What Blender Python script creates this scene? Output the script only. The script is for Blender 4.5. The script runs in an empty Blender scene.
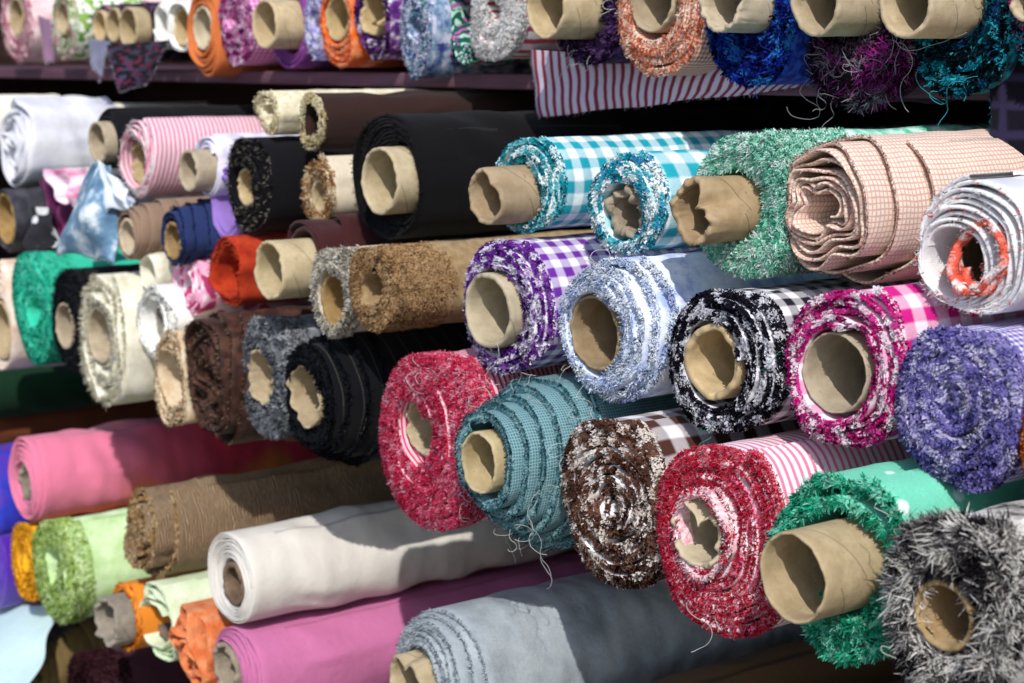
import bpy, math, random, zlib
import numpy as np
C = bpy.context.scene.collection
PI = math.pi
CAM_H = 1.55
# ------------------------------------------------------------------ camera geometry
FPX = 1700.0
TH = math.radians(53); PT = math.atan(281.5 / FPX)
Fv = np.array((-math.sin(TH)*math.cos(PT), math.cos(TH)*math.cos(PT), -math.sin(PT)))
Rv = np.array((math.cos(TH), math.sin(TH), 0.0))
Uv = np.cross(Rv, Fv)
def at(px, py, Y):
    """point where the line of sight meets the upright plane y = Y (metres in front of the camera), and its depth"""
    d = Fv + (px-512)/FPX*Rv - (py-341.5)/FPX*Uv
    t = Y/d[1]
    return d[0]*t, d[2]*t + CAM_H, t

# ------------------------------------------------------------------ materials
def hx(s):
    s = s.lstrip('#'); o = []
    for k in (0, 2, 4):
        c = int(s[k:k+2], 16)/255
        o.append(c/12.92 if c <= .04045 else ((c+.055)/1.055)**2.4)
    return tuple(o)
_m = {}
class NT:
    def __init__(s, name, rough=.9):
        s.m = bpy.data.materials.new(name); s.m.use_nodes = True
        s.t = s.m.node_tree; s.b = s.t.nodes['Principled BSDF']
        s.b.inputs['Roughness'].default_value = rough
        s.b.inputs['Specular IOR Level'].default_value = .12
    def n(s, t, **k):
        x = s.t.nodes.new(t)
        for a, v in k.items():
            setattr(x, a, v)
        return x
    def put(s, sock, v):
        if hasattr(v, 'is_output'): s.t.links.new(v, sock)
        elif v is not None:
            if isinstance(v, tuple) and len(v) == 3 and len(sock.default_value) == 4: v = (*v, 1)
            sock.default_value = v
    def math(s, op, a, b=None, c=None):
        x = s.n('ShaderNodeMath', operation=op)
        for i, v in enumerate((a, b, c)):
            if v is not None: s.put(x.inputs[i], v)
        return x.outputs[0]
    def mix(s, f, a, b, bt='MIX'):
        x = s.n('ShaderNodeMix', data_type='RGBA', blend_type=bt)
        s.put(x.inputs[0], f); s.put(x.inputs[6], a); s.put(x.inputs[7], b)
        return x.outputs[2]
    def noise(s, vec, scale, det=3, rough=.5):
        x = s.n('ShaderNodeTexNoise'); s.put(x.inputs['Vector'], vec)
        x.inputs['Scale'].default_value = scale; x.inputs['Detail'].default_value = det
        x.inputs['Roughness'].default_value = rough
        return x.outputs[0]
    def smooth(s, v, lo, hi):
        x = s.n('ShaderNodeMapRange', interpolation_type='SMOOTHSTEP')
        s.put(x.inputs[0], v); x.inputs[1].default_value = lo; x.inputs[2].default_value = hi
        return x.outputs[0]

def fabric_mat(name, kind, c1, c2=None, c3=None, sc=.013, rough=.9, weave=1200, bump=.35, sheen=.06, sh_rough=.5, var=.14, ang=0, pleat=0, pa=.002):
    key = (name,)
    if key in _m: return _m[key]
    T = NT(name, rough)
    uvn = T.n('ShaderNodeUVMap'); uvn.uv_map = 'UVMap'
    uv = uvn.outputs[0]
    wob = T.noise(uv, 26, 2)
    wv = T.n('ShaderNodeVectorMath', operation='SCALE'); 
    cmb = T.n('ShaderNodeCombineXYZ'); T.put(cmb.inputs[0], T.math('SUBTRACT', wob, .5)); T.put(cmb.inputs[1], T.math('SUBTRACT', T.noise(uv, 19, 2), .5))
    T.put(wv.inputs[0], cmb.outputs[0]); wv.inputs[3].default_value = .006
    ad = T.n('ShaderNodeVectorMath', operation='ADD'); T.put(ad.inputs[0], uv); T.put(ad.inputs[1], wv.outputs[0])
    sep = T.n('ShaderNodeSeparateXYZ'); T.put(sep.inputs[0], ad.outputs[0])
    u, v = sep.outputs[0], sep.outputs[1]
    if ang:
        ca, sa = math.cos(ang), math.sin(ang)
        u2 = T.math('ADD', T.math('MULTIPLY', u, ca), T.math('MULTIPLY', v, sa))
        v2 = T.math('SUBTRACT', T.math('MULTIPLY', v, ca), T.math('MULTIPLY', u, sa)); u, v = u2, v2
    c1 = hx(c1); c2 = hx(c2) if c2 else c1; c3 = hx(c3) if c3 else c2
    def band(x, s, w=.5, e=.06):
        fr = T.math('FRACT', T.math('DIVIDE', x, s))
        d = T.math('ABSOLUTE', T.math('SUBTRACT', fr, .5))     # 0 in the middle of the band
        return T.smooth(T.math('MULTIPLY', d, -1), -w/2-e, -w/2+e)
    if kind == 'plain': col = c1
    elif kind == 'gingham':
        g = T.math('MULTIPLY', T.math('ADD', band(u, sc), band(v, sc)), .5)
        x = T.n('ShaderNodeValToRGB'); T.put(x.inputs[0], g)
        x.color_ramp.elements[0].color = (*c2, 1); x.color_ramp.elements[1].color = (*c1, 1)
        e = x.color_ramp.elements.new(.5); e.color = (*[(a*.55+b*.45) for a, b in zip(c1, c2)], 1)
        col = x.outputs[0]
    elif kind == 'check':
        g = T.math('MAXIMUM', band(u, sc, .28, .1), band(v, sc, .28, .1)); col = T.mix(g, c2, c1)
    elif kind == 'ring':   # stripes around the roll
        col = T.mix(band(v, sc, .42, .08), c2, c1)
    elif kind == 'pin': col = T.mix(band(v, sc, .03, .02), c2, c1)
    elif kind == 'line':   # stripes along the roll
        col = T.mix(band(u, sc, .42, .08), c2, c1)
    elif kind == 'mottle':
        x = T.n('ShaderNodeValToRGB'); T.put(x.inputs[0], T.noise(uv, 1/sc, 4, .6))
        x.color_ramp.elements[0].position = .36; x.color_ramp.elements[1].position = .62
        x.color_ramp.elements[0].color = (*c1, 1); x.color_ramp.elements[1].color = (*c3, 1)
        e = x.color_ramp.elements.new(.49); e.color = (*c2, 1)
        col = x.outputs[0]
    elif kind == 'print':
        a = T.smooth(T.noise(uv, 1/sc, 1, .3), .52, .56); b = T.smooth(T.noise(uv, 1.37/sc, 1, .3), .56, .6)
        col = T.mix(b, T.mix(a, c1, c2), c3)
    elif kind == 'dots':
        x = T.n('ShaderNodeTexVoronoi'); T.put(x.inputs['Vector'], uv); x.inputs['Scale'].default_value = 1/sc
        col = T.mix(T.smooth(x.outputs['Distance'], .3, .22), c1, c2)
    elif kind == 'paisley':
        x = T.n('ShaderNodeTexWave'); T.put(x.inputs['Vector'], uv); x.inputs['Scale'].default_value = .3/sc
        x.inputs['Distortion'].default_value = 14; x.inputs['Detail Scale'].default_value = 1.2
        col = T.mix(T.smooth(x.outputs[1], .5, .62), c1, T.mix(T.smooth(T.noise(uv, .6/sc, 1), .5, .56), c2, c3))
    elif kind == 'shaded_ombre':
        g = T.smooth(T.math('ADD', T.math('MULTIPLY', v, 5.0), T.math('MULTIPLY', T.noise(uv, 5, 2), 1.5)), 1.1, 2.2)  # second colour deeper along the roll: shade painted into the cloth
        col = T.mix(T.math('MULTIPLY', T.smooth(T.noise(uv, 6, 1, .3), .5, .62), T.smooth(v, .1, .2)), T.mix(g, c1, c2), c3)  # third colour: patches of the cloth's own dye
    geo = T.n('ShaderNodeNewGeometry')
    # slow variation of the dye and fine thread to thread variation
    nb = T.noise(geo.outputs['Position'], 22, 4, .6); nf = T.noise(geo.outputs['Position'], 420, 2)
    vv = T.math('ADD', T.math('MULTIPLY', T.math('SUBTRACT', nb, .5), var*2.2), T.math('MULTIPLY', T.math('SUBTRACT', nf, .5), var*2))
    vv = T.math('ADD', vv, 1.0)
    cx = T.n('ShaderNodeCombineXYZ')
    for i in range(3): T.put(cx.inputs[i], vv)
    col = T.mix(1.0, col, cx.outputs[0], 'MULTIPLY')
    T.put(T.b.inputs['Base Color'], col)
    T.b.inputs['Sheen Weight'].default_value = sheen; T.b.inputs['Sheen Roughness'].default_value = sh_rough
    w1 = T.n('ShaderNodeTexWave', wave_type='BANDS', bands_direction='X'); T.put(w1.inputs['Vector'], uv); w1.inputs['Scale'].default_value = weave/6.28
    w2 = T.n('ShaderNodeTexWave', wave_type='BANDS', bands_direction='Y'); T.put(w2.inputs['Vector'], uv); w2.inputs['Scale'].default_value = weave/6.28
    h = T.math('ADD', T.math('MULTIPLY', T.math('ADD', w1.outputs[1], w2.outputs[1]), .25), T.math('ADD', T.math('MULTIPLY', T.noise(geo.outputs['Position'], 160, 4, .65), 1.2), T.math('MULTIPLY', T.noise(geo.outputs['Position'], 38, 3, .5), 3.2)))
    if pleat:
        pw = T.n('ShaderNodeTexWave', wave_type='BANDS', bands_direction='Y'); T.put(pw.inputs['Vector'], uv)
        pw.inputs['Scale'].default_value = pleat/6.28; pw.inputs['Distortion'].default_value = 7; pw.inputs['Detail'].default_value = 3; pw.inputs['Detail Scale'].default_value = .6
        h = T.math('ADD', h, T.math('MULTIPLY', pw.outputs[1], pa/.0012))
    bp = T.n('ShaderNodeBump'); bp.inputs['Strength'].default_value = bump; bp.inputs['Distance'].default_value = .0012
    T.put(bp.inputs['Height'], h); T.put(T.b.inputs['Normal'], bp.outputs[0])
    _m[key] = T.m
    return T.m

def thread_mat():
    if 'thread' in _m: return _m['thread']
    T = NT('frayed_threads', .85)
    a = T.n('ShaderNodeVertexColor'); a.layer_name = 'Col'
    T.put(T.b.inputs['Base Color'], a.outputs[0])
    T.b.inputs['Specular IOR Level'].default_value = .08
    tr = T.n('ShaderNodeBsdfTranslucent'); T.put(tr.inputs[0], a.outputs[0])
    mx = T.n('ShaderNodeMixShader'); mx.inputs[0].default_value = .3
    T.t.links.new(T.b.outputs[0], mx.inputs[1]); T.t.links.new(tr.outputs[0], mx.inputs[2])
    T.t.links.new(mx.outputs[0], T.t.nodes['Material Output'].inputs[0])
    _m['thread'] = T.m
    return T.m

def card_mat(name, c, c2):
    if name in _m: return _m[name]
    T = NT(name, .8)
    uvn = T.n('ShaderNodeUVMap'); uvn.uv_map = 'UVMap'
    sep = T.n('ShaderNodeSeparateXYZ'); T.put(sep.inputs[0], uvn.outputs[0])
    d = T.math('FRACT', T.math('DIVIDE', T.math('ADD', sep.outputs[1], T.math('MULTIPLY', sep.outputs[0], .55)), .085))
    seam = T.smooth(T.math('ABSOLUTE', T.math('SUBTRACT', d, .5)), .012, .004)
    geo = T.n('ShaderNodeNewGeometry')
    n1 = T.noise(geo.outputs['Position'], 60, 5, .65); n2 = T.noise(geo.outputs['Position'], 700, 2)
    st = T.smooth(T.noise(geo.outputs['Position'], 17, 3), .52, .75)
    col = T.mix(T.smooth(n1, .3, .7), hx(c), hx(c2))
    col = T.mix(T.math('MULTIPLY', st, .35), col, tuple(x*.55 for x in hx(c2)))
    col = T.mix(T.math('MULTIPLY', seam, .55), col, tuple(x*.35 for x in hx(c2)))
    oi = T.n('ShaderNodeObjectInfo'); hs = T.n('ShaderNodeHueSaturation'); T.put(hs.inputs['Color'], col)
    T.put(hs.inputs['Value'], T.math('ADD', .82, T.math('MULTIPLY', oi.outputs['Random'], .3)))
    T.put(hs.inputs['Saturation'], T.math('ADD', .7, T.math('MULTIPLY', T.math('FRACT', T.math('MULTIPLY', oi.outputs['Random'], 7.3)), .4)))
    sp2 = T.smooth(T.noise(geo.outputs['Position'], 230, 3, .7), .64, .7)
    col = T.mix(T.math('MULTIPLY', sp2, .5), hs.outputs[0], tuple(x*.4 for x in hx(c2)))
    T.put(T.b.inputs['Base Color'], col)
    bp = T.n('ShaderNodeBump'); bp.inputs['Strength'].default_value = .5; bp.inputs['Distance'].default_value = .0012
    T.put(bp.inputs['Height'], T.math('ADD', n1, T.math('MULTIPLY', n2, .25))); T.put(T.b.inputs['Normal'], bp.outputs[0])
    _m[name] = T.m
    return T.m

# ------------------------------------------------------------------ mesh building
def mesh_obj(name, V, Fq, mat, parent=None, uv=None, col=None, smooth=True, loc=None):
    me = bpy.data.meshes.new(name)
    V = np.asarray(V, dtype=np.float32); Fq = np.asarray(Fq, dtype=np.int32)
    me.vertices.add(len(V)); me.vertices.foreach_set('co', V.ravel())
    nf = len(Fq)
    me.loops.add(nf*4); me.loops.foreach_set('vertex_index', Fq.ravel())
    me.polygons.add(nf); me.polygons.foreach_set('loop_start', np.arange(nf, dtype=np.int32)*4)
    try: me.polygons.foreach_set('loop_total', np.full(nf, 4, dtype=np.int32))
    except Exception: pass
    me.polygons.foreach_set('use_smooth', np.full(nf, smooth))
    if uv is not None:
        l = me.uv_layers.new(name='UVMap'); l.data.foreach_set('uv', np.asarray(uv, dtype=np.float32)[Fq.ravel()].ravel())
    if col is not None:
        a = me.color_attributes.new('Col', 'FLOAT_COLOR', 'POINT')
        a.data.foreach_set('color', np.concatenate([col, np.ones((len(col), 1))], 1).astype(np.float32).ravel())
    me.update(calc_edges=True); me.validate()
    me.materials.append(mat)
    o = bpy.data.objects.new(name, me); C.objects.link(o)
    if parent: o.parent = parent
    if loc is not None: o.location = loc
    return o

def grid_faces(nu, nv, off=0, wrap=False):
    i = np.arange(nu if wrap else nu-1)[:, None]; j = np.arange(nv-1)[None]
    i2 = (i+1) % nu
    a = i*nv+j; b = i2*nv+j; c = i2*nv+j+1; d = i*nv+j+1
    return (np.stack([a, b, c, d], -1).reshape(-1, 4) + off)

def snoise(rs, x, k0, k1, dec=1.0):
    """sum of sines, periodic in x with period 2*pi, about -1..1"""
    y = 0; tot = 0
    for k in range(k0, k1+1):
        a = rs.uniform(.5, 1)/(k**dec); y = y + a*np.sin(k*x + rs.uniform(0, 6.28)); tot += a*a
    return y/math.sqrt(tot)*.7

def unit(v):
    return v/np.maximum(np.linalg.norm(v, axis=-1, keepdims=True), 1e-9)

class Strands:
    def __init__(s): s.N = []; s.V = []; s.F = []; s.K = []; s.n = 0
    def add(s, rs, base, d, L, W, col, sag=.2, curl=.7, tip=.2, nrm=None, nn=.45):
        N = len(base)
        if not N: return
        d = unit(d); L = L[:, None]; W = W[:, None]
        g = np.array((0, 0, -1.0))
        side = unit(np.cross(d, rs.normal(size=(N, 3)) if nrm is None else nrm+nn*rs.normal(size=(N, 3))))
        if nrm is not None: side = side*np.where((np.cross(side, d)*(nrm+np.array((.9, -.5, .4)))).sum(-1, keepdims=True) < 0, -1, 1)
        p1 = base + d*L*.5
        d2 = unit(d + curl*rs.normal(size=(N, 3)) + sag*g)
        p2 = p1 + d2*L*.5
        side2 = unit(side + .25*rs.normal(size=(N, 3)))
        V = np.stack([base-side*W*.5, base+side*W*.5, p1-side*W*.5, p1+side*W*.5, p2-side2*W*tip*.5, p2+side2*W*tip*.5], 1)
        f = np.array([[0, 1, 3, 2], [2, 3, 5, 4]])
        s.V.append(V.reshape(-1, 3)); s.F.append((np.arange(N)[:, None, None]*6 + f[None] + s.n).reshape(-1, 4)); s.n += N*6
        s.K.append(np.repeat(col, 6, axis=0))
        s.N.append(np.repeat(unit((nrm+np.array((.3, 0, .3)) if nrm is not None else np.zeros((N, 3))+np.array((0, -1.0, .4)))+.33*rs.normal(size=(N, 3))), 6, axis=0))
    def thread(s, rs, p, d, L, r, col, sag=.5, curl=.5, m=22):
        """one long loose thread as a thin square tube"""
        pts = [np.array(p, float)]; d = np.array(d, float); d /= np.linalg.norm(d)
        ax = rs.normal(size=3)*np.array((.5, 1.4, .5)); ax /= np.linalg.norm(ax)
        for k in range(m):
            if k % 5 == 4: ax = ax*.3+rs.normal(size=3)*np.array((.5, 1.2, .5)); ax /= np.linalg.norm(ax)
            d = d + curl*np.cross(ax, d)*.32 + .1*curl*rs.normal(size=3) + np.array((0, 0, -sag*.14)); d /= np.linalg.norm(d)
            if pts[-1][1] > p[1]+.002: d[1] -= .5
            if pts[-1][1] < p[1]-.008: d[1] += .35
            pts.append(pts[-1]+d*L/m)
        P = np.array(pts); t = unit(np.gradient(P, axis=0))
        a = unit(np.cross(t, np.array((.3, .2, .9)))); b = np.cross(t, a)
        ring = np.stack([P+r*a, P+r*b, P-r*a, P-r*b], 1)
        n = len(P); F = []
        for i in range(n-1):
            for j in range(4):
                F.append((i*4+j, i*4+(j+1) % 4, (i+1)*4+(j+1) % 4, (i+1)*4+j))
        s.V.append(ring.reshape(-1, 3)); s.F.append(np.array(F)+s.n); s.n += n*4
        s.K.append(np.repeat(np.array([col]), n*4, axis=0)); s.N.append(unit(ring-P[:, None]).reshape(-1, 3))
    def build(s, name, parent):
        if not s.V: return
        o = mesh_obj(name, np.concatenate(s.V), np.concatenate(s.F), thread_mat(), parent, col=np.clip(np.concatenate(s.K), 0, 1), smooth=True)
        nn_ = np.concatenate(s.N).astype(np.float32)
        if len(o.data.vertices) == len(nn_): o.data.normals_split_custom_set_from_vertices(nn_)
        return o

FR = {  # frayed edge kinds: strands per square metre of face, length, width, forward, radial spread, tangential, random, colour cell
    'gfluff': dict(tip=.8, d=680e3, L=.0044, W=.0021, ky=.6, kr=.16, kt=.8, kn=.32, cell=.0085, pile=.002, curl=.4, nn=.3, mixp=.08),
    'terry':  dict(tip=.6, d=1400e3, L=.0047, W=.0010, ky=.45, kr=.75, kt=.2, kn=.5, cell=.004, pile=.012, curl=.5, nn=.4),
    'fur':    dict(tip=.5, d=900e3, L=.0085, W=.0013, ky=.4, kr=.7, kt=.3, kn=.5, cell=.006, pile=.014, curl=.5, nn=.35),
    'fray':   dict(tip=.3, d=220e3, L=.0050, W=.0008, ky=1, kr=.3, kt=0, kn=.5, cell=.004, pile=.001, curl=.6, nn=.6),
    'shag':   dict(tip=.3, d=820e3, L=.0150, W=.0012, ky=.12, kr=.35, kt=.7, kn=.75, cell=.012, pile=.02, curl=.75, nn=.25),
    'soft':   dict(tip=.7, d=420e3, L=.0038, W=.0014, ky=.6, kr=.3, kt=.5, kn=.5, cell=.01, pile=.002, curl=.5, nn=.35),
}
ROWY = dict(A=1.17, B=1.0, C=.90)

def thing(name, loc, label, cat, group=None, kind=None):
    o = bpy.data.objects.new(name, None); C.objects.link(o); o.location = loc
    o.empty_display_size = .02
    o['label'] = label; o['category'] = cat
    if group: o['group'] = group
    if kind: o['kind'] = kind
    return o

CARD = dict(tan=('#c2ae8a', '#ab9672'), grey=('#9c907e', '#83786a'), pale=('#c8b896', '#b2a07c'), brown=('#a98f68', '#94794f'), dark=('#7d6654', '#62503f'), amber=('#c2a468', '#a88a50'))

def make_tube(parent, x, z, y, r, seed, wall=.0042, tear=.0009, crumple=.0004, card='tan', L=.7, sq=1.0, rim=None, dent=None):
    rs = np.random.RandomState(seed); M = 96
    th = np.linspace(0, 2*PI, M, endpoint=False)
    tr = tear*(snoise(rs, th, 3, 14, .5)) + .0006*snoise(rs, th, 5, 20, .2)
    cr = crumple*snoise(rs, th, 2, 6, .7)
    oval = 1 + .02*np.sin(2*th+rs.uniform(0, 6))
    ys_o = [L, .3, .12, .06, .03, .014, .005, .0012, 0]; ys_i = [0, .0012, .005, .014, .03, .06, .12, .3, L]
    rows = []; uvs = []
    for k, yy in enumerate(ys_o + ys_i):
        inner = k >= len(ys_o)
        rr = r*oval - (wall if inner else 0)
        if yy < .001: rr = rr + (wall*.22 if inner else -wall*.22)
        w = math.exp(-yy/.016)
        dd = 0
        if dent: # folded-in lip
            a0, aw, am = dent
            dd = -am*np.exp(-(((th-a0+PI) % (2*PI)-PI)/aw)**2)*math.exp(-yy/.03)
        rr = rr + cr*w*(1.2 if inner else 1) + dd + .0006*w*rs.normal(size=M)*(1 if tear > .001 else .35)
        yv = yy + (tr)*math.exp(-yy/.01)
        rows.append(np.stack([rr*np.cos(th), np.broadcast_to(yv, th.shape), rr*np.sin(th)*sq], -1))
        uvs.append(np.stack([th*r, np.broadcast_to(yv, th.shape)], -1))
    V = np.stack(rows, 1); nv = len(rows)
    F = grid_faces(M, nv, wrap=True)
    o = mesh_obj('cardboard_tube', V.reshape(-1, 3), F, card_mat('cardboard_'+card, *CARD[card]), parent,
                 uv=np.stack(uvs, 1).reshape(-1, 2), loc=(x, y, z))
    if rim:   # a paper or tape ring round the mouth
        c = np.array(hx(rim)); S = Strands()
        N = 700; t = rs.uniform(0, 2*PI, N); b = np.stack([(r+.001)*np.cos(t), .004*rs.rand(N)-.003, (r+.001)*np.sin(t)], -1)
        S.add(rs, b, np.stack([-np.sin(t), -.25+0*t, np.cos(t)], -1)+.25*rs.normal(size=(N, 3)), rs.uniform(.006, .014, N), np.full(N, .0016), c[None]*rs.uniform(.7, 1.1, (N, 1)), 0, .3)
        ob = S.build('glue_rim', o)
    return o

PASS = 1; REG = []
def contacts(row, x, z, R, ya, yb):
    out = []
    for (r2, x2, z2, R2, a2, b2) in REG:
        d = math.hypot(x2-x, z2-z)
        if r2 != row or d < 1e-5 or d > R+R2-.001: continue
        if min(yb, b2)-max(ya, a2) < .05: continue
        a = max(.25*R, (d*d+R*R-R2*R2)/(2*d)-.0008); a += .4*max(0, R-a)
        if a < R*1.02: out.append(((x2-x)/d, (z2-z)/d, a))
    return out
def squash(P, cons, R):
    """soft rolls press flat against their neighbours"""
    for nx, nz, a in cons:
        s = P[..., 0]*nx + P[..., 2]*nz
        s0 = .6*a; top = R*1.05
        s2 = np.where(s > s0, s0+(np.minimum(s, top)-s0)*(a-s0)/(top-s0), s)
        P[..., 0] += (s2-s)*nx; P[..., 2] += (s2-s)*nz
    return P

def clear_core(P, gx0, gz0, rmin):
    """no layer enters the tube it is wound on"""
    dx = P[..., 0]-gx0; dz = P[..., 2]-gz0; q = np.maximum(np.hypot(dx, dz), 1e-6); k = np.maximum(1, rmin/q)
    P[..., 0] = gx0+dx*k; P[..., 2] = gz0+dz*k
    return P

def roll(row, cx, cy, rv, label, mat, tube=None, pitch=.006, rin=None, fr=None, pal=None, dy=0., tel=.003, step=0., sfrom=.7,
         wob=.02, wobin=None, crink=.12, wr=.0016, dir=1, tail=70, thick=.8, sx=1., sz=1., cone=0., L=.85, seed=None, frd=1., frL=1., pile=None,
         tubek=None, yaw=0., pit=0., threads=0, tcol='#d8d6d0', threadL=.06, coff=None, name='fabric_roll', droop=0., fbody=1.0, dmin=.05, s0=0., group='rolls of fabric stacked on the stall shelves'):
    Y0 = ROWY[row]+dy
    if row == 'B':   # the stack leans out towards its foot
        zl = at(cx, cy, 1.0)[1]-CAM_H
        lean = -.035 if -.32 < zl < -.185 else (-.05 if zl <= -.32 else 0)
        Y0 += lean
    x, z, t = at(cx, cy, Y0); R = rv/FPX*t
    if row == 'B': R *= 1.06 if cx < 340 else 1.03
    if PASS == 1:
        if label != 'lining': REG.append((row, x, z, R, Y0, Y0+L))
        return
    cons = contacts(row, x, z, R, Y0, Y0+L) if label != 'lining' else []
    seed = zlib.crc32(label.encode()) % 99991 if seed is None else seed
    rs = np.random.RandomState(seed)
    root = thing(name, (x, Y0, z-R), label, 'fabric roll', group)
    root.rotation_euler = (math.radians(pit), 0, math.radians(yaw))
    cox = coz = 0.; rc = None
    if tube:
        tx, ty, tr, pr = tube
        for pr in np.linspace(pr, min(pr, -.005), 16):   # the tube sticks out only as far as its roll allows
            X, Z, tt = at(tx, ty, Y0-pr); rt = tr/FPX*tt
            cox, coz = X-x, Z-z
            lim = R*.93-rt
            if abs(cox) <= lim: break
        m = math.hypot(cox, coz)
        if m > lim > 0: cox *= lim/m; coz *= lim/m
        make_tube(root, cox, R+coz, -pr, rt, seed+1, **(tubek or {}))
        rc = rt*1.03+.001
    if rin is not None: rc = rin*R
    if coff: cox, coz = coff[0]*R, coff[1]*R
    if wobin is None: wobin = wob
    turns = max(1.6, (R-rc)/pitch)
    M = 72; n = int(turns*M)+1
    i = np.arange(n); f = i/(n-1)
    tl = math.radians(tail)
    th = tl + dir*2*PI*(f-1)*turns
    thm = th
    # outline of the roll, nested layer in layer
    w = (wob*f + wobin*(1-f))
    tk = pitch*thick
    ws = 0
    for k in range(2, 7):
        ws = ws + rs.uniform(.4, 1)/k**.9*np.sin(k*thm + rs.uniform(0, 6.28) + f*rs.uniform(-1.5, 1.5))
    r = rc + tk + (R*.985-rc-tk)*f
    nc = n//5+4
    cn = np.interp(np.linspace(0, nc-1, n), np.arange(nc), rs.normal(size=nc))
    r = r*(1 + w*ws) + pitch*crink*cn
    r = r*(1+droop*f*np.clip(-np.sin(th), 0, 1))
    gx = cox*(1-f)**.9; gz = coz*(1-f)**.9
    kx = 1+(sx-1)*f; kz = 1+(sz-1)*f
    ntel = n//9+4
    yf = tel*np.interp(np.linspace(0, ntel-1, n), np.arange(ntel), rs.normal(size=ntel))*.6 + tel*.8*np.sin(thm*1.0+rs.uniform(0, 6)+3*f)
    yf = yf + cone*f + step*np.clip((f-sfrom)/(1-sfrom), 0, 1)**1.3
    if fbody != 1: yf = yf
    s = s0+np.concatenate([[0], np.cumsum(np.abs(r[1:])*2*PI*turns/(n-1))])
    tk = pitch*thick
    ynext = np.concatenate([yf[M:], np.full(min(M, n), yf[-1]+0)]) if n > M else yf
    ynext = ynext[:n]
    dep = np.maximum(dmin, ynext-yf+(.04 if dmin > .03 else 0))
    if dmin > .03 and not tube and n > 2.4*M: dep = np.where(i < M, .4, dep)
    def pt(rad, yy):
        return np.stack([gx+rad*np.cos(th)*kx, yy, gz+rad*np.sin(th)*kz], -1)
    rows = []; uvr = []
    ro = r; ri = r-tk
    for rad, yy in ((ri, yf+dep), (ri, yf+.01), (ri, yf+.0012), (r-tk*.5, yf-.0006), (ro, yf+.0012), (ro, yf+.01)):
        rows.append(pt(rad, yy)); uvr.append(np.stack([s, yy], -1))
    for a in (.35, .7, 1.):
        yy = yf+.01+(dep-.01)*a
        rows.append(pt(ro, yy)); uvr.append(np.stack([s, yy], -1))
    nv = len(rows)
    V = [np.stack(rows, 1).reshape(-1, 3)]; UV = [np.stack(uvr, 1).reshape(-1, 2)]; Fa = [grid_faces(n, nv)]
    # outer wrap running the length of the roll
    m0 = max(0, n-int(M*1.25)); idx = np.arange(m0, n); NY = 44
    q = np.linspace(0, 1, NY)**1.5
    yb = (yf+dep)[idx][:, None]*(1-q)[None] + L*q[None]
    ph = th[idx][:, None]; wv = 0
    for k in range(7):
        a = rs.uniform(20, 90); b = rs.randint(1, 7); wv = wv + np.sin(b*ph + a*yb + rs.uniform(0, 6.28) + 2*np.sin(yb*rs.uniform(6, 20)))*rs.uniform(.3, 1)
    for k in range(4):
        a = rs.uniform(6, 26)*rs.choice((-1, 1)); b = rs.randint(1, 4)
        q_ = 1-np.abs(np.sin(.5*b*ph + a*yb*.5 + rs.uniform(0, 6.28) + 1.3*np.sin(yb*rs.uniform(5, 14)+ph)))
        wv = wv + 2.2*q_**5*(.5+.5*np.sin(3*yb*rs.uniform(2, 5)+ph+k))
    ramp = np.clip((yb-(yf+dep)[idx][:, None])/.03, 0, 1)
    rad = ro[idx][:, None] + wr*wv*.45*ramp - .0008*0
    X = gx[idx][:, None]+rad*np.cos(ph)*kx[idx][:, None]; Z = gz[idx][:, None]+rad*np.sin(ph)*kz[idx][:, None]
    off = len(V[0]); V.append(np.stack([X, yb, Z], -1).reshape(-1, 3))
    UV.append(np.stack([np.broadcast_to(s[idx][:, None], yb.shape), yb], -1).reshape(-1, 2)); Fa.append(grid_faces(len(idx), NY, off))
    # thickness of the free tail edge
    e0 = off+(len(idx)-1)*NY; last = V[1].reshape(len(idx), NY, 3)[-1]
    inn = last.copy(); cdir = np.array((math.cos(tl), 0, math.sin(tl))); inn -= cdir*tk
    off2 = off+len(V[1]); V.append(inn); UV.append(np.stack([np.full(NY, s[-1]+tk), last[:, 1]], -1))
    Fa.append(np.array([(e0+j, off2+j, off2+j+1, e0+j+1) for j in range(NY-1)]))
    PV = squash(np.concatenate(V), cons, R)
    if tube:
        fl = np.concatenate([np.repeat(f, nv), np.repeat(f[idx], NY), np.ones(NY)])
        ot = np.concatenate([np.tile(np.array([0, 0, 0, .0008, .0016, .0016, .0016, .0016, .0016]), n), np.full(len(idx)*NY, .0016), np.zeros(NY)])
        PV = clear_core(PV, cox, coz, rt*1.02+.0006+.006*fl+ot)
    fab = mesh_obj('rolled_fabric', PV, np.concatenate(Fa), mat, root, uv=np.concatenate(UV), loc=(0, 0, R))
    # frayed edges
    if fr:
        K = dict(FR[fr]); far = 1.0 if cx > 330 else .6
        if pile is not None: K['pile'] = pile
        area = PI*(R*R-rc*rc)
        S = Strands()
        N = int(K['d']*area*frd*far); 
        P = [hx(c) for c in (pal or ['#888888'])]; P = np.array(P)
        clump = rs.normal(size=(4096, 3)); tip = K.get('tip', .25)
        def smp(kf):
            g = lambda a: np.interp(kf, i, a)
            a = g(th); q = g(r)
            B_ = squash(np.stack([g(gx)+q*np.cos(a)*g(kx), g(yf), g(gz)+q*np.sin(a)*g(kz)], -1), cons, R)
            if tube: B_ = clear_core(B_, cox, coz, rt*1.02+.004+.006*kf/(n-1))
            return a, B_, np.stack([np.cos(a), 0*a, np.sin(a)], -1), g(s)
        def kink(sv, yy, amt):
            h = ((sv/(K['cell']*.55)+.7*rs.rand(len(sv))).astype(int)*131 + (yy/.005+.7*rs.rand(len(sv))).astype(int)*17) % 4096
            return amt*(clump[h]*.75 + rs.normal(size=(len(sv), 3))*.38)
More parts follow.
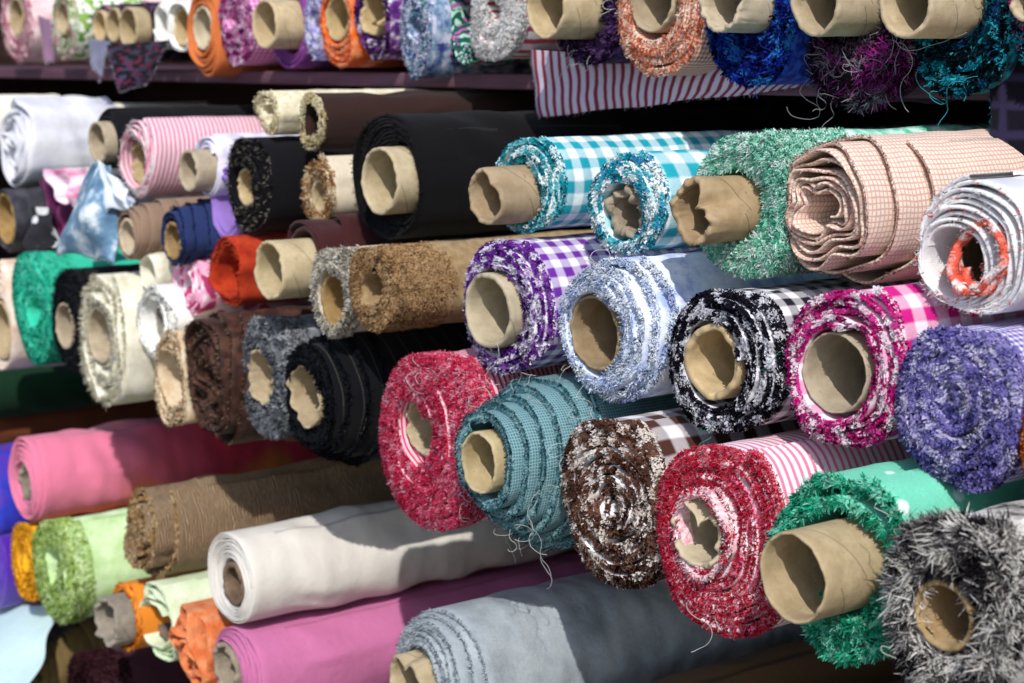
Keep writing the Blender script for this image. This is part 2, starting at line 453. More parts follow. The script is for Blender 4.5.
        kf = (np.sqrt(rs.uniform(0, 1, N)*(1-(rc/R)**2)+(rc/R)**2)-rc/R)/(1-rc/R)*(n-1)
        a, base, er, sv = smp(kf)
        base = base-er*(rs.uniform(0, 1, N)*tk)[:, None]; base[:, 1] += .0005
        et = np.stack([-er[:, 2], 0*a, er[:, 0]], -1)*np.sign(rs.rand(N)-.25)[:, None]; fy = np.array((0, -1.0, 0))[None]
        fk = (kf/(n-1))[:, None]
        d = np.array((0, -1, 0))[None]*K['ky'] + er*(K['kr']*(rs.normal(size=(N, 1))*.6 + (fk-.45)*1.3)) + et*K['kt'] + kink(sv, 0*sv, K['kn'])*.8
        d[:, 1] = np.where(d[:, 1] > .1, -d[:, 1]*.3, d[:, 1])
        mixp0 = K.get('mixp', .25)
        def colours(sv, tau, N, mixp=mixp0):
            cell = (sv/K['cell']+.4*rs.rand(N)).astype(int)*53+(tau+.4*rs.rand(N)).astype(int); h = (cell*7919+seed) % 10007
            pi = np.random.RandomState(seed+5).randint(0, len(P), 10007)[h]
            sw = rs.rand(N) < mixp; pi = np.where(sw, rs.randint(0, len(P), N), pi)
            return P[pi]*rs.uniform(.8, 1.08, (N, 1))
        S.add(rs, base, d, K['L']*frL*rs.uniform(.45, 1.25, N), K['W']*rs.uniform(.6, 1.2, N)*(1.25 if far < 1 else 1), colours(sv, 0*sv, N), .2, K['curl'], tip, fy+er*(fk-.5)*1.2, K['nn'])
        # pile on the outside near the front edge
        N2 = int(K['d']*2*PI*R*K['pile']*frd*far)
        kf = rs.uniform(int(sfrom*(n-1)), n-1, N2) if step > 0 else n-1-rs.uniform(0, min(M, n-1), N2)
        a, base, er, sv = smp(kf); dy2 = rs.uniform(0, 1, N2)**1.3*K['pile']
        base[:, 1] += dy2
        et = np.stack([-er[:, 2], 0*a, er[:, 0]], -1)*np.sign(rs.rand(N2)-.25)[:, None]
        d = er*.55 + np.array((0, -.7, 0))[None] + et*K['kt']*.7 + kink(sv, dy2, K['kn'])*.8
        S.add(rs, base, d, K['L']*frL*.75*rs.uniform(.4, 1.2, N2), K['W']*rs.uniform(.6, 1.2, N2), colours(sv, dy2/K['cell'], N2, .4), .3, K['curl'], tip, er-.5*np.array((0, 1.0, 0))[None], K['nn'])
        if step > 0:  # threads along the stepped edges
            N3 = int(step*2*PI*R*K['d']*.25*far)
            a, base, er, sv = smp(rs.uniform(int(sfrom*(n-1)), n-1, N3))
            S.add(rs, base, er*.4+np.array((0, -1, 0))[None]+.5*rs.normal(size=(N3, 3)), .0035*rs.uniform(.5, 1.2, N3), K['W']*.5*np.ones(N3), colours(sv, 0*sv, N3), .3, .7, tip)
        tc = np.array(hx(tcol))
        for q_ in range(threads):
            kk = rs.randint(n//3, n); a = th[kk]
            p = (gx[kk]+r[kk]*math.cos(a)*kx[kk], yf[kk]-.004, gz[kk]+r[kk]*math.sin(a)*kz[kk])
            S.thread(rs, p, (rs.normal()*.6, -1, rs.normal()*.5-.2), threadL*rs.uniform(.4, 1.3), .00028, tc*rs.uniform(.7, 1.1), .6, .9)
        S.build('frayed_edge', fab)
    return root

def part_of(sub, root, newname):
    """hand the fabric of a second winding to the roll it belongs to"""
    if PASS == 1: return
    for ch in list(sub.children):
        ch.name = newname
        w = (np.array(sub.location)+np.array(ch.location))-np.array(root.location)
        ch.parent = root; ch.location = tuple(w)
    bpy.data.objects.remove(sub)

def drape(name, label, cat, pts, mat, folds=3, amp=.008, fray=None, seed=1, sag=.0, nu=60, nv=40, bulge=0., pu=None):
    """hanging cloth: corners (px, py, Y) TL, TR, BR, BL on real upright planes"""
    if PASS == 1: return
    rs = np.random.RandomState(seed)
    W = []
    for px, py, Y in pts:
        a, b, _ = at(px, py, Y); W.append(np.array((a, Y, b)))
    TL, TR, BR, BL = W
    u = np.linspace(0, 1, nu)[:, None, None]; v = np.linspace(0, 1, nv)[None, :, None]
    P = (TL*(1-u)+TR*u)*(1-v) + (BL*(1-u)+BR*u)*v
    a = rs.uniform(0, 6.28)
    uu = u[..., 0]; vv = v[..., 0]
    fold = np.sin(uu*folds*2*PI + a + 1.2*np.sin(3*vv+a))*.6 + np.sin(uu*folds*4.7+2*vv+a*2)*.3 + .35*np.sin(9*vv+5*uu)
    P[..., 1] += -amp*fold*(.35+.65*vv) - bulge*np.sin(PI*uu)*np.sin(PI*vv)
    P[..., 2] += -.25*amp*np.sin(uu*folds*9+a)*vv**2
    lw = np.linalg.norm(BR-BL)+1e-6; lh = np.linalg.norm(BL-TL)
    UV = np.stack([np.broadcast_to(uu*lw, (nu, nv)), np.broadcast_to(vv*lh, (nu, nv))], -1)
    org = np.array((P[..., 0].mean(), P[..., 1].mean(), P[..., 2].min()))
    root = thing(name, tuple(org), label, cat)
    o = mesh_obj('cloth_panel', (P-org).reshape(-1, 3), grid_faces(nu, nv), mat, root, uv=UV.reshape(-1, 2))
    md = o.modifiers.new('thickness', 'SOLIDIFY'); md.thickness = .0014
    if fray:
        S = Strands(); cols = np.array([hx(c) for c in fray]); Q = P-org
        for edge in (Q[:, -1], Q[0], Q[-1]):
            N = 160; k = rs.uniform(0, len(edge)-1.01, N); i0 = k.astype(int); fr_ = (k-i0)[:, None]
            b = edge[i0]*(1-fr_)+edge[i0+1]*fr_
            S.add(rs, b, rs.normal(size=(N, 3))*.5+np.array((0, -.4, -.8)), rs.uniform(.002, .005, N), np.full(N, .0007), cols[rs.randint(0, len(cols), N)], .4, .6)
        S.build('frayed_hem', o)
    return root

def box(name, lo, hi, mat, parent, bev=.003):
    lo = np.array(lo); hi = np.array(hi)
    V = [(x, y, z) for x in (lo[0], hi[0]) for y in (lo[1], hi[1]) for z in (lo[2], hi[2])]
    F = [(0, 1, 3, 2), (4, 6, 7, 5), (0, 4, 5, 1), (2, 3, 7, 6), (0, 2, 6, 4), (1, 5, 7, 3)]
    o = mesh_obj(name, V, F, mat, parent, smooth=False)
    if bev:
        m = o.modifiers.new('bevel', 'BEVEL'); m.width = bev; m.segments = 2
    return o

def wood_mat(name, c, c2):
    T = NT(name, .75); g = T.n('ShaderNodeTexCoord')
    mp = T.n('ShaderNodeMapping'); T.put(mp.inputs[0], g.outputs['Object']); mp.inputs['Scale'].default_value = (1.2, 14, 22)
    n = T.noise(mp.outputs[0], 3, 6, .65)
    T.put(T.b.inputs['Base Color'], T.mix(T.smooth(n, .35, .65), hx(c), hx(c2)))
    bp = T.n('ShaderNodeBump'); bp.inputs['Strength'].default_value = .4; bp.inputs['Distance'].default_value = .002
    T.put(bp.inputs['Height'], n); T.put(T.b.inputs['Normal'], bp.outputs[0])
    return T.m
M = fabric_mat
def stock():
# ================================================================== TOP SHELF (set back from the row below)
    roll('A', 17, 22, 42, 'dusty pink frayed roll at the far left end of the top shelf', M('dusty pink cotton', 'mottle', '#d9a9b4', '#e8c9cd', '#f0dcdc', sc=.02),
         tube=(16, 17, 19, .0), tubek=dict(card='tan'), fr='gfluff', pal=['#d9a0b0', '#f0d8da', '#c9768f'], pitch=.007, L=.6)
    roll('A', 66, 25, 36, 'white roll printed with lime green leaves on the top shelf', M('lime leaf print', 'print', '#eef0e6', '#8fb457', '#5b8a3a', sc=.016),
         tube=(62, 18, 17, .0), fr='gfluff', pal=['#eef2e6', '#a9c774', '#dfe8cd', '#e3a8b4'], pitch=.006, L=.12, wob=.04)
    roll('A', 101, 28, 24, 'small dark teal roll with bare tube between the leaf print roll and another small roll', M('dark teal cotton', 'print', '#1d2a3c', '#2f7f8a', '#c06a86', sc=.012),
         tube=(99, 26, 16, .02), pitch=.004, L=.6, dy=.01)
    roll('A', 117, 28, 22, 'small plum roll around a slim bare tube, third tube from the left on top', M('plum cotton', 'plain', '#3a2740'),
         tube=(113, 24, 17, .02), pitch=.004, L=.6, dy=.01)
    roll('A', 142, 34, 30, 'black floral roll under a long jutting bare tube on the top shelf', M('black floral cotton', 'print', '#15131c', '#3e3d55', '#6a2342', sc=.011),
         tube=(128, 26, 21, .055), pitch=.004, L=.6, fr='fray', pal=['#17151f', '#565570'])
    roll('A', 162, 25, 25, 'white coreless roll with a wide open mouth on the top shelf', M('soft white cotton', 'plain', '#e9e8e2'),
         rin=.62, pitch=.004, wob=.06, wobin=.1, L=.6)
    roll('A', 181, 27, 25, 'slim white roll with a tube beside the orange ringed roll', M('white voile', 'plain', '#eeeeea'),
         tube=(177, 27, 19, .0), tubek=dict(card='tan'), pitch=.003, L=.6)
    roll('A', 204, 30, 44, 'burnt orange roll with crisp layers around a pale tube on the top shelf', M('burnt orange cotton', 'plain', '#c9713e'),
         tube=(202, 28, 21, -.002), tubek=dict(card='pale'), pitch=.006, wob=.015, droop=.12, sx=.7, L=.6, dy=-.01)
    roll('A', 236, 25, 42, 'magenta pink roll with a small dark hollow on the top shelf', M('magenta check', 'gingham', '#c2459a', '#e9bfe0', sc=.008),
         rin=.22, coff=(-.2, .15), fr='gfluff', pal=['#c2459a', '#e6b4da', '#9c2c7c', '#f0d5ea'], pitch=.007, wobin=.2, L=.6)
    roll('A', 288, 28, 42, 'purple dotted roll with a long jutting tube on the top shelf', M('purple dot cotton', 'dots', '#7a3c86', '#a767ae', sc=.007),
         tube=(264, 24, 25, .07), pitch=.005, L=.6, dy=.01)
    roll('A', 316, 22, 40, 'thin white and violet roll tucked left of the bright orange roll', M('violet swirl cotton', 'mottle', '#5a56a8', '#b9b6dc', '#e8e8f2', sc=.02),
         rin=.3, pitch=.008, fr='fray', pal=['#e8e8f2', '#5a56a8'], L=.6, sx=.5)
    roll('A', 338, 27, 41, 'bright orange roll with ragged edges on the top shelf', M('bright orange cotton', 'mottle', '#d8521c', '#e2672a', '#f0a070', sc=.03),
         tube=(337, 18, 23, .0), fr='fray', pal=['#e2672a', '#f5c9a8', '#d8521c'], pitch=.006, wob=.05, droop=.1, L=.6, dy=-.005, sx=.8)
    roll('A', 376, 22, 40, 'deep purple and white frayed roll right of the bright orange roll', M('purple white weave', 'mottle', '#4b1d63', '#6a3583', '#e6dced', sc=.015),
         tube=(372, 12, 23, .0), tubek=dict(tear=.008, crumple=.002), fr='gfluff', pal=['#4b1d63', '#3a1450', '#eadff0', '#8c4f9f'], pitch=.006, L=.6, sx=.8, frd=.8)
    roll('A', 416, 27, 54, 'narrow pale blue and violet swirled roll in the top row', M('blue violet swirl', 'mottle', '#3c3f88', '#7f9cb8', '#d9d6ee', sc=.022),
         rin=.12, pitch=.005, sx=.5, fr='soft', pal=['#3c3f88', '#c9cbe8', '#5f9fa2', '#e2dff2'], L=.6, dy=-.01, wob=.03)
    roll('A', 446, 20, 40, 'green paisley roll with a half hidden tube in the top row', M('green paisley print', 'paisley', '#1d6b5c', '#bfe0cf', '#9a4d9c', sc=.014),
         tube=(438, 18, 22, .0), pitch=.005, sx=.7, L=.6, dy=.02)
    roll('A', 466, 15, 52, 'mint and teal patterned roll tucked behind the white terry roll', M('mint teal print', 'paisley', '#12564c', '#a8d8c4', '#b565ac', sc=.012),
         rin=.5, pitch=.006, sx=.5, L=.6, dy=.005)
    roll('A', 492, 10, 54, 'thick white terry roll with a small slit of a hollow in the top row', M('white terry striped back', 'line', '#b8495c', '#ecebea', sc=.016),
         rin=.15, coff=(.05, .05), fr='terry', pal=['#f8f8f6', '#ececec', '#f4f6f6'], pitch=.011, L=.6, wob=.03, dy=-.015, frL=.9)
    roll('A', 592, 2, 64, 'dark purple frayed roll with a jutting bare tube in the top row', M('dark purple weave', 'mottle', '#1d1430', '#38234d', '#6a4a80', sc=.012),
         tube=(545, 6, 32, .055), fr='fray', pal=['#241838', '#3c2454', '#8a5fa0', '#14101f'], pitch=.006, L=.6, threads=14, threadL=.05, frd=3.4, frL=1.6, dy=-.025)
    roll('A', 657, 6, 68, 'peach and rust checked roll with neat sagging layers in the top row', M('peach check', 'gingham', '#c96a4a', '#f0d6c4', sc=.0052),
         tube=(651, 2, 31, .0), tubek=dict(card='tan', wall=.003), pitch=.0085, fr='soft', pal=['#d07a55', '#f0d8c8', '#c4603c', '#e8b59a'], droop=.1, L=.6, thick=.9, dy=-.03)
    roll('A', 755, 22, 68, 'royal blue frayed roll with a torn jutting tube in the top row', M('royal blue weave', 'mottle', '#101c66', '#1a2f96', '#2d5ac0', sc=.012),
         tube=(720, 2, 30, .045), tubek=dict(crumple=.003, tear=.003), fr='gfluff', pal=['#0f1c70', '#1a30a0', '#2450b8', '#0a1240', '#2f7ac8'], pitch=.006, L=.6, frL=1.5, threads=8, tcol='#2a48b0', frd=1.1, dy=-.03)
    roll('A', 858, 28, 80, 'black roll with magenta and silver stringy fringe in the top row', M('black magenta weave', 'mottle', '#120c16', '#3a1238', '#7a1f68', sc=.012),
         tube=(815, 4, 32, .055), tubek=dict(crumple=.002), fr='shag', pal=['#160f1a', '#1a1420', '#7d2070', '#b0389a', '#5c5560', '#a09aa6', '#2a1030'], pitch=.007, L=.6, threads=26, tcol='#b0aab4', threadL=.075, frd=.9)
    roll('A', 960, 24, 76, 'teal and black tufted roll with a smooth jutting tube in the top row', M('teal black weave', 'mottle', '#0c1c24', '#12505e', '#1f90a6', sc=.012),
         tube=(905, 2, 35, .06), fr='gfluff', pal=['#0a161e', '#0e3a48', '#1a8aa0', '#35b4c8', '#0a161e', '#123c66'], pitch=.007, L=.6, frL=1.4, threads=8, tcol='#3aa8bc')
    roll('A', 1052, 14, 60, 'dark navy roll with teal and hot pink tufts, rightmost in the top row', M('navy plaid', 'check', '#4a4463', '#1a1830', sc=.02),
         tube=(1026, 2, 20, .02), fr='gfluff', pal=['#1a7f96', '#d23a86', '#15142a', '#2aa6bd'], pitch=.007, L=.6, frL=1.4)
    drape('hanging_cloth', 'red and white striped cloth hanging under the dark purple roll', 'cloth',
          [(531, 50, 1.185), (840, 66, 1.2), (800, 88, 1.2), (541, 117, 1.185)], M('red white ticking', 'line', '#8c2d46', '#c9c4d6', sc=.0125), folds=2, amp=.004, fray=['#d8d4e0', '#b86a80'], seed=4)
    drape('hanging_cloth', 'dark plaid cloth with teal tufts hanging at the right edge below the top row', 'cloth',
          [(988, 62, 1.185), (1100, 62, 1.2), (1100, 170, 1.2), (994, 160, 1.18)], M('dark plum plaid', 'check', '#2a2440', '#0e0b16', sc=.024), folds=1.5, amp=.004, fray=['#1a7f96', '#2aa6bd'], seed=6)
    drape('hanging_cloth', 'dark floral cloth corner hanging under the small tubes on the left', 'cloth',
          [(108, 45, 1.12), (170, 40, 1.14), (150, 82, 1.15), (121, 91, 1.12)], M('black floral cotton', 'print', '#15131c', '#3e3d55', '#6a2342', sc=.011), folds=1, amp=.004, fray=['#c9c4d6'], seed=7)
    drape('hanging_cloth', 'ragged pale mauve strip hanging in front of the leaf print roll', 'cloth',
          [(38, 15, 1.13), (50, 20, 1.13), (54, 60, 1.13), (46, 62, 1.13)], M('mauve cotton', 'plain', '#8d6c86'), folds=1, amp=.004, fray=['#e2cfd8'], seed=8, nu=20)
    drape('hanging_cloth', 'blue grey pointed scrap hanging below the smallest tubes', 'cloth',
          [(90, 38, 1.12), (110, 42, 1.12), (101, 81, 1.12), (94, 66, 1.12)], M('blue grey cotton', 'plain', '#7f8098'), folds=1, amp=.004, fray=['#dcd9e2'], seed=9, nu=20)

# ================================================================== MIDDLE STACK, uppermost rolls
    roll('B', -14, 122, 28, 'cream smooth roll cut by the left edge under the top shelf', M('cream cotton', 'plain', '#e8e4d6'), rin=.4, pitch=.005, L=.12)
    roll('B', 14, 147, 46, 'white crumpled roll with loosely swirled end at the upper left', M('white crumpled cotton', 'mottle', '#c4c6d4', '#d2d3dc', '#dcdce2', sc=.06), rin=.12, coff=(-.05, -.1), pitch=.013, thick=.45, wob=.05, wobin=.35,
         wr=.004, tel=.008,  crink=.3, L=.16, tail=120)
    roll('B', 107, 137, 30, 'slim black roll with a bare tube between white and pink striped rolls', M('dull black cotton', 'plain', '#121116'), tube=(97, 143, 21, .03), pitch=.003, L=.7, dy=.01)
    roll('B', 138, 157, 39, 'pink and white pinstriped roll with torn tube at the upper left', M('pink pinstripe', 'ring', '#cc6688', '#e6d2d8', sc=.0066, ang=.12), tube=(141, 163, 22, -.012), tubek=dict(tear=.005, crumple=.002),
         pitch=.005, thick=.5, fr='fray', pal=['#f4eef0', '#e8dfe4'], wr=.0012, L=.7, frd=.8)
    roll('B', 206, 163, 30, 'pale lavender roll with jutting bare tube beside the pink pinstriped roll', M('pale lavender silk', 'mottle', '#c9c3e0', '#dcd8ec', '#ecebf4', sc=.05, rough=.6), tube=(188, 172, 21, .035), pitch=.004, wr=.003, L=.7)
    roll('B', 225, 203, 40, 'thin lavender roll showing only its rim beside the black roll', M('violet cotton', 'plain', '#8f72bd'), rin=.55, pitch=.008, L=.5, dy=.0, sx=.8)
    roll('B', 248, 183, 50, 'black wool roll with pale frayed threads in the upper left', M('black wool', 'plain', '#0f0e13', var=.25), tube=(246, 187, 19, -.006), tubek=dict(card='tan'), pitch=.006, thick=.6,
         fr='fray', pal=['#0f0e13', '#121116', '#8d8678', '#101014'], wob=.04, wr=.003, L=.7, dy=-.015, threads=0)
    roll('B', 268, 113, 24, 'cream fleece roll with curled hollow end at the top of the middle stack', M('cream fleece', 'mottle', '#cfc3a0', '#ddd3b4', '#e8e0c8', sc=.01), rin=.3, pitch=.007, thick=.7, wobin=.25, wob=.05,
         fr='soft', pal=['#ddd0ac', '#c8b78c', '#ece4cc'], L=.7)
    roll('B', 312, 121, 27, 'cream fleece roll with a dark brown back and open hollow end', M('dark brown fleece back', 'plain', '#33221f'), rin=.52, pitch=.012, thick=.9, wobin=.12, wob=.06,
         fr='soft', pal=['#d8ca9e', '#cbb98a', '#e6dcba'], frd=3., pile=.003, L=.7)
    roll('B', 314, 187, 31, 'brown and cream fur roll with a small tube left of the big black roll', M('cream suede backing', 'plain', '#d9ccb6'), tube=(320, 197, 17, .0), pitch=.008, fr='fur', pal=['#a5794c', '#c9a97e', '#8a6038', '#e0cfae'],
         frL=.8, pile=.005, L=.7)
    roll('B', 385, 178, 66, 'large matt black roll with a wide bare tube under the top shelf', M('matt black cotton', 'plain', '#0b0a0d', var=.2), tube=(379, 181, 34, .035), tubek=dict(card='pale', wall=.004), pitch=.004, thick=.8, wob=.012,
         wr=.0014, tel=.004, L=.75, tail=48, fr='fray', pal=['#1a191e', '#26242b'], frd=.6)
    roll('B', 529, 185, 51, 'turquoise and white gingham roll with crumpled bare tube', M('turquoise gingham', 'gingham', '#1496a8', '#e8f2f4', sc=.022), tube=(485, 196, 29, .045), tubek=dict(card='brown', crumple=.001, dent=(.9, .5, .011)),
         pitch=.005, step=0., fr='gfluff', pal=['#1aa0b0', '#0f8094', '#e6f4f6', '#6cc6d0'], L=.8, pile=.004, wr=.001)
    roll('B', 627, 205, 57, 'turquoise and white swirled roll with torn grey core', M('turquoise wide gingham', 'gingham', '#1fa3b4', '#eaf4f8', sc=.03), tube=(625, 213, 27, -.004), tubek=dict(card='grey', tear=.006, crumple=.004, wall=.007),
         pitch=.006, step=0., fr='gfluff', pal=['#1a9cb4', '#4fb9cc', '#eef8fa', '#3a98c0', '#e6f4f8'], L=.8, wob=.03, pile=.005, threads=0, tcol='#c8dce2')
    roll('B', 746, 207, 78, 'mint green terry roll with a crushed jutting tube', M('mint terry back', 'mottle', '#4cb898', '#8cd4bc', '#d4f0e6', sc=.014), tube=(693, 211, 33, .045), tubek=dict(card='brown', crumple=.0018, tear=.003, wall=.0055, dent=(.5, .5, .02)),
         pitch=.008, fr='terry', pal=['#7ccfb4', '#a0dcc8', '#d4f2e8', '#eefaf6', '#4cb898', '#bce8da'], pile=.09, L=.8, frd=.85, frL=1.05)
    roll('B', 821, 211, 79, 'beige finely checked roll with a collapsed coreless end', M('beige fine check', 'check', '#cda096', '#e3d6c4', sc=.0046), rin=.2, coff=(-.05, .05), pitch=.0062, thick=.42, wob=.03, wobin=.5, crink=.25, tel=.006,
         step=.07, sfrom=.72, fr='fray', pal=['#b0705f', '#dcc8b2', '#8e5548'], frd=.6, frL=.5, wr=.0012, L=.8, tail=60)
    coral = roll('B', 979, 248, 73, 'white roll lined with coral red around a ragged hollow', M('white plastic coated cloth', 'mottle', '#dadae2', '#e9e8ea', '#f2f1f0', sc=.04, rough=.5), tube=(977, 260, 31, -.03), tubek=dict(card='dark', tear=.004), pitch=.0036, thick=.8, wob=.02, wobin=.08, sx=1., crink=.15, tel=.003, wr=.003,
         fr='fray', pal=['#f0eeee', '#e6e4e6', '#d8503f'], frd=.5, L=.8, tail=100, dir=-1)
    part_of(roll('B', 975, 257, 39, 'lining', M('coral white cotton', 'mottle', '#c84c3a', '#d45c48', '#ece4e2', sc=.016), rin=.7, pitch=.006, thick=.9, wob=.12, wobin=.2, crink=.4, tel=.006, L=.02, dmin=.009, wr=.0001, dy=-.003, fr='fray', pal=['#f0eeee', '#d8503f']), coral, 'coral_lining')
# second level
    roll('B', 2, 218, 34, 'dark grey roll with a warm brown tube at the left edge', M('charcoal jersey', 'mottle', '#26262c', '#3a3a42', '#4c4b54', sc=.03), tube=(5, 219, 25, .01), tubek=dict(card='brown'), pitch=.005, L=.7, wob=.03)
    drape('draped_cloth', 'dark magenta striped cloth pushed between rolls on the left', 'cloth',
          [(38, 180, .99), (74, 185, .99), (70, 240, 1.0), (52, 235, 1.0)], M('magenta dark stripe', 'line', '#a02a72', '#5a1f4c', sc=.03), folds=2, amp=.02, seed=13)
    drape('draped_cloth', 'white and pink tie dyed cloth hanging over the denim', 'cloth',
          [(44, 170, .975), (100, 166, .985), (84, 215, .98), (70, 205, .98)], M('pink tie dye', 'mottle', '#e0579a', '#f2cfe0', '#f4eef4', sc=.035), folds=2, amp=.018, seed=14)
    drape('draped_cloth', 'white and black scrap bulging beside the dark grey roll', 'cloth',
          [(24, 205, .97), (48, 208, .98), (56, 252, .98), (34, 250, .97)], M('black white blotch', 'print', '#2a2830', '#d8d8da', '#26242a', sc=.03), folds=1, amp=.02, seed=15)
    drape('draped_cloth', 'frayed pale denim cloth folded into a cone beside the taupe roll', 'cloth',
          [(94, 163, .955), (108, 166, .97), (120, 262, .965), (57, 252, .945)], M('faded denim', 'mottle', '#4c6c88', '#6a8ca8', '#dce6ee', sc=.06), folds=1.3, amp=.014, fray=['#e4ecf4', '#cfdcea'], seed=16, bulge=.02)
    drape('draped_cloth', 'fluffy white and pale blue cloth edge beside the pink pinstriped roll', 'cloth',
          [(98, 160, .96), (128, 190, .965), (138, 206, .965), (110, 210, .965)], M('pale blue fluff', 'mottle', '#c6d4ea', '#dbe4f2', '#eef2f8', sc=.03), folds=2, amp=.01, fray=['#f2f6fa', '#d4e0f0'], seed=17)
    roll('B', 130, 230, 31, 'taupe brown roll in neat layers with a bare tube', M('taupe linen', 'plain', '#8c7462', var=.2), tube=(126, 239, 19, .0), tubek=dict(card='tan'), pitch=.0028, step=.06, sfrom=.4, wr=.002, L=.7, wob=.02, dy=-.015)
    roll('B', 174, 230, 34, 'navy blue roll in stepped layers beside the taupe roll', M('navy wool', 'plain', '#26335e', var=.25), tube=(172, 241, 19, .0), tubek=dict(card='brown', tear=.002), pitch=.0034, step=.06, sfrom=.4, wr=.002, L=.7, wob=.02, dy=-.01,
         fr='soft', pal=['#26335e', '#1d2850', '#303e6c'], frd=.8, frL=.6)
    roll('B', 226, 273, 36, 'rust red roll with a wide ragged hollow', M('rust red felt', 'mottle', '#8c2412', '#a83218', '#b84022', sc=.03), rin=.6, pitch=.006, thick=.6, wob=.09, wobin=.14, L=.7, wr=.003,
         fr='fray', pal=['#b03418', '#8c2210', '#c85a3c'], frd=.8, dy=-.005)
    roll('B', 300, 254, 46, 'maroon velvet roll with a long smooth tube jutting out', M('maroon velvet', 'plain', '#3e1c1e', sheen=.1, pleat=90, pa=.003), tube=(270, 275, 30, .055), tubek=dict(card='pale', crumple=.0015), pitch=.009, thick=.6, step=.03, sfrom=.6, wob=.06, wr=.003, L=.7, crink=.3)
    roll('B', 334, 286, 45, 'grey and cream plush roll half hidden behind the brown terry roll', M('cream plush backing', 'plain', '#cfc6b4'), tube=(334, 300, 27, -.004), tubek=dict(card='brown'), pitch=.009, fr='fur', pal=['#b4ada0', '#d8d2c4', '#8f8a80', '#e4dfd2'], frL=.7, pile=.02, L=.7, dy=-.025)
    roll('B', 372, 288, 47, 'brown terry roll turned inside out over a beige back', M('beige hessian back', 'mottle', '#9c8460', '#a98f69', '#b59c76', sc=.01, weave=2200, bump=.8), rin=.34, coff=(-.12, .0), pitch=.011, fr='terry',
         pal=['#a8845c', '#b8946a', '#8c6a48', '#c4a27a'], pile=.075, frd=.9, frL=.75, L=.8, dy=-.03, wobin=.08)
    roll('B', 506, 307, 75, 'purple and white gingham roll with a wide bare tube', M('purple gingham', 'gingham', '#6a2a98', '#eeebf4', sc=.0195), tube=(487, 311, 39, .012), tubek=dict(card='pale', wall=.005, crumple=.001, tear=.001), pitch=.0062, thick=.6,
         step=0., fr='gfluff', pal=['#6f2c9c', '#8a4cb0', '#ece6f4', '#561f80', '#d8cbe6'], L=.8, wr=.001, pile=.004)
    roll('B', 613, 326, 79, 'pale blue fluffy roll with smooth cardboard hollow', M('pale blue brushed cotton', 'mottle', '#a4b4e0', '#d8e2f4', '#f0f4fa', sc=.03), tube=(594, 333, 38, -.004), tubek=dict(card='brown', wall=.003), pitch=.007, step=.012, sfrom=.6, wob=.03, crink=.25,
         fr='soft', pal=['#d4e0f2', '#eef3fa', '#c0cfea', '#e4ecf8', '#9fb0dc'], frd=1.6, frL=1.2, wr=.003, L=.8, pile=.004, threads=4)
    roll('B', 726, 361, 81, 'black and white tufted roll with a yellowish tube', M('black white gingham', 'gingham', '#1c1a26', '#e6e4ec', sc=.02), tube=(711, 362, 39, .0), tubek=dict(card='amber', wall=.006, tear=.001, crumple=.0015), pitch=.0066, thick=.6,
         fr='gfluff', pal=['#1a1826', '#14121c', '#c4c4d0', '#201e2c', '#dcdce4', '#181622'], L=.8, pile=.012, frL=.95, wobin=.02, threads=3, tcol='#3aa890')
    roll('B', 848, 371, 86, 'hot pink and white gingham roll with a clean wide tube', M('hot pink gingham', 'gingham', '#c81a80', '#f2e2ee', sc=.026), tube=(834, 373, 42, -.002), tubek=dict(card='tan', wall=.002), pitch=.0066, thick=.6, wob=.035, crink=.25,
         fr='gfluff', pal=['#c81a80', '#d8409a', '#f2e4ee', '#a01464', '#eccfe0'], frd=.8, frL=.9, L=.8, step=0., wr=.0014, pile=.006)
    roll('B', 953, 408, 90, 'lavender blue tufted coreless roll at the right', M('lavender gingham', 'gingham', '#5f56a8', '#e0daf0', sc=.006), rin=.06, s0=.003, coff=(.0, .12), pitch=.0085, thick=.55,
         fr='gfluff', pal=['#857cc0', '#6a64ac', '#a8a2d6', '#7069b2', '#cbc6e6', '#9089c6'], L=.8, frL=1.25, pile=.012, frd=1.15)
    roll('B', 1062, 440, 60, 'rust orange tufted roll cut by the right edge', M('rust weave', 'mottle', '#a8461c', '#c4602c', '#d88450', sc=.01), rin=.2, pitch=.008, fr='gfluff', pal=['#c4602c', '#a04018', '#e09060'], L=.7)
# lowest level of the middle stack
    roll('B', -4, 312, 55, 'beige roll with a dark hollow at the left edge', M('beige pink cotton', 'mottle', '#c9a593', '#e2cdbb', '#ece2d6', sc=.04), tube=(0, 330, 30, .0), pitch=.006, L=.7, wob=.03)
    roll('B', 32, 308, 57, 'emerald green terry roll with a small hollow on the left', M('emerald terry back', 'plain', '#38c4a4'), rin=.2, coff=(.05, -.05), pitch=.008, fr='gfluff', pal=['#38ccac', '#28b89a', '#60d8bc', '#1aa488'], pile=.05, L=.7, frL=.7)
    roll('B', 74, 318, 54, 'ragged black roll between emerald green and cream rolls', M('ragged black knit', 'plain', '#0f1014'), tube=(64, 326, 23, .0), pitch=.007, fr='fray', pal=['#0f1014', '#20222a'], frL=1.5, frd=1.5, wob=.07, L=.7)
    roll('B', 102, 334, 64, 'cream canvas roll with wide shaggy edge around a bare tube', M('cream canvas', 'mottle', '#cfcab2', '#dedac6', '#e9e6d8', sc=.03), tube=(99, 335, 29, .0), tubek=dict(card='tan'), pitch=.009, thick=.5, wob=.06, crink=.35, tel=.008,
         fr='fray', pal=['#e9e6da', '#d6d0b8', '#c4bc9c'], frL=1.5, frd=1.6, L=.75, wr=.004, dy=-.02, droop=.08)
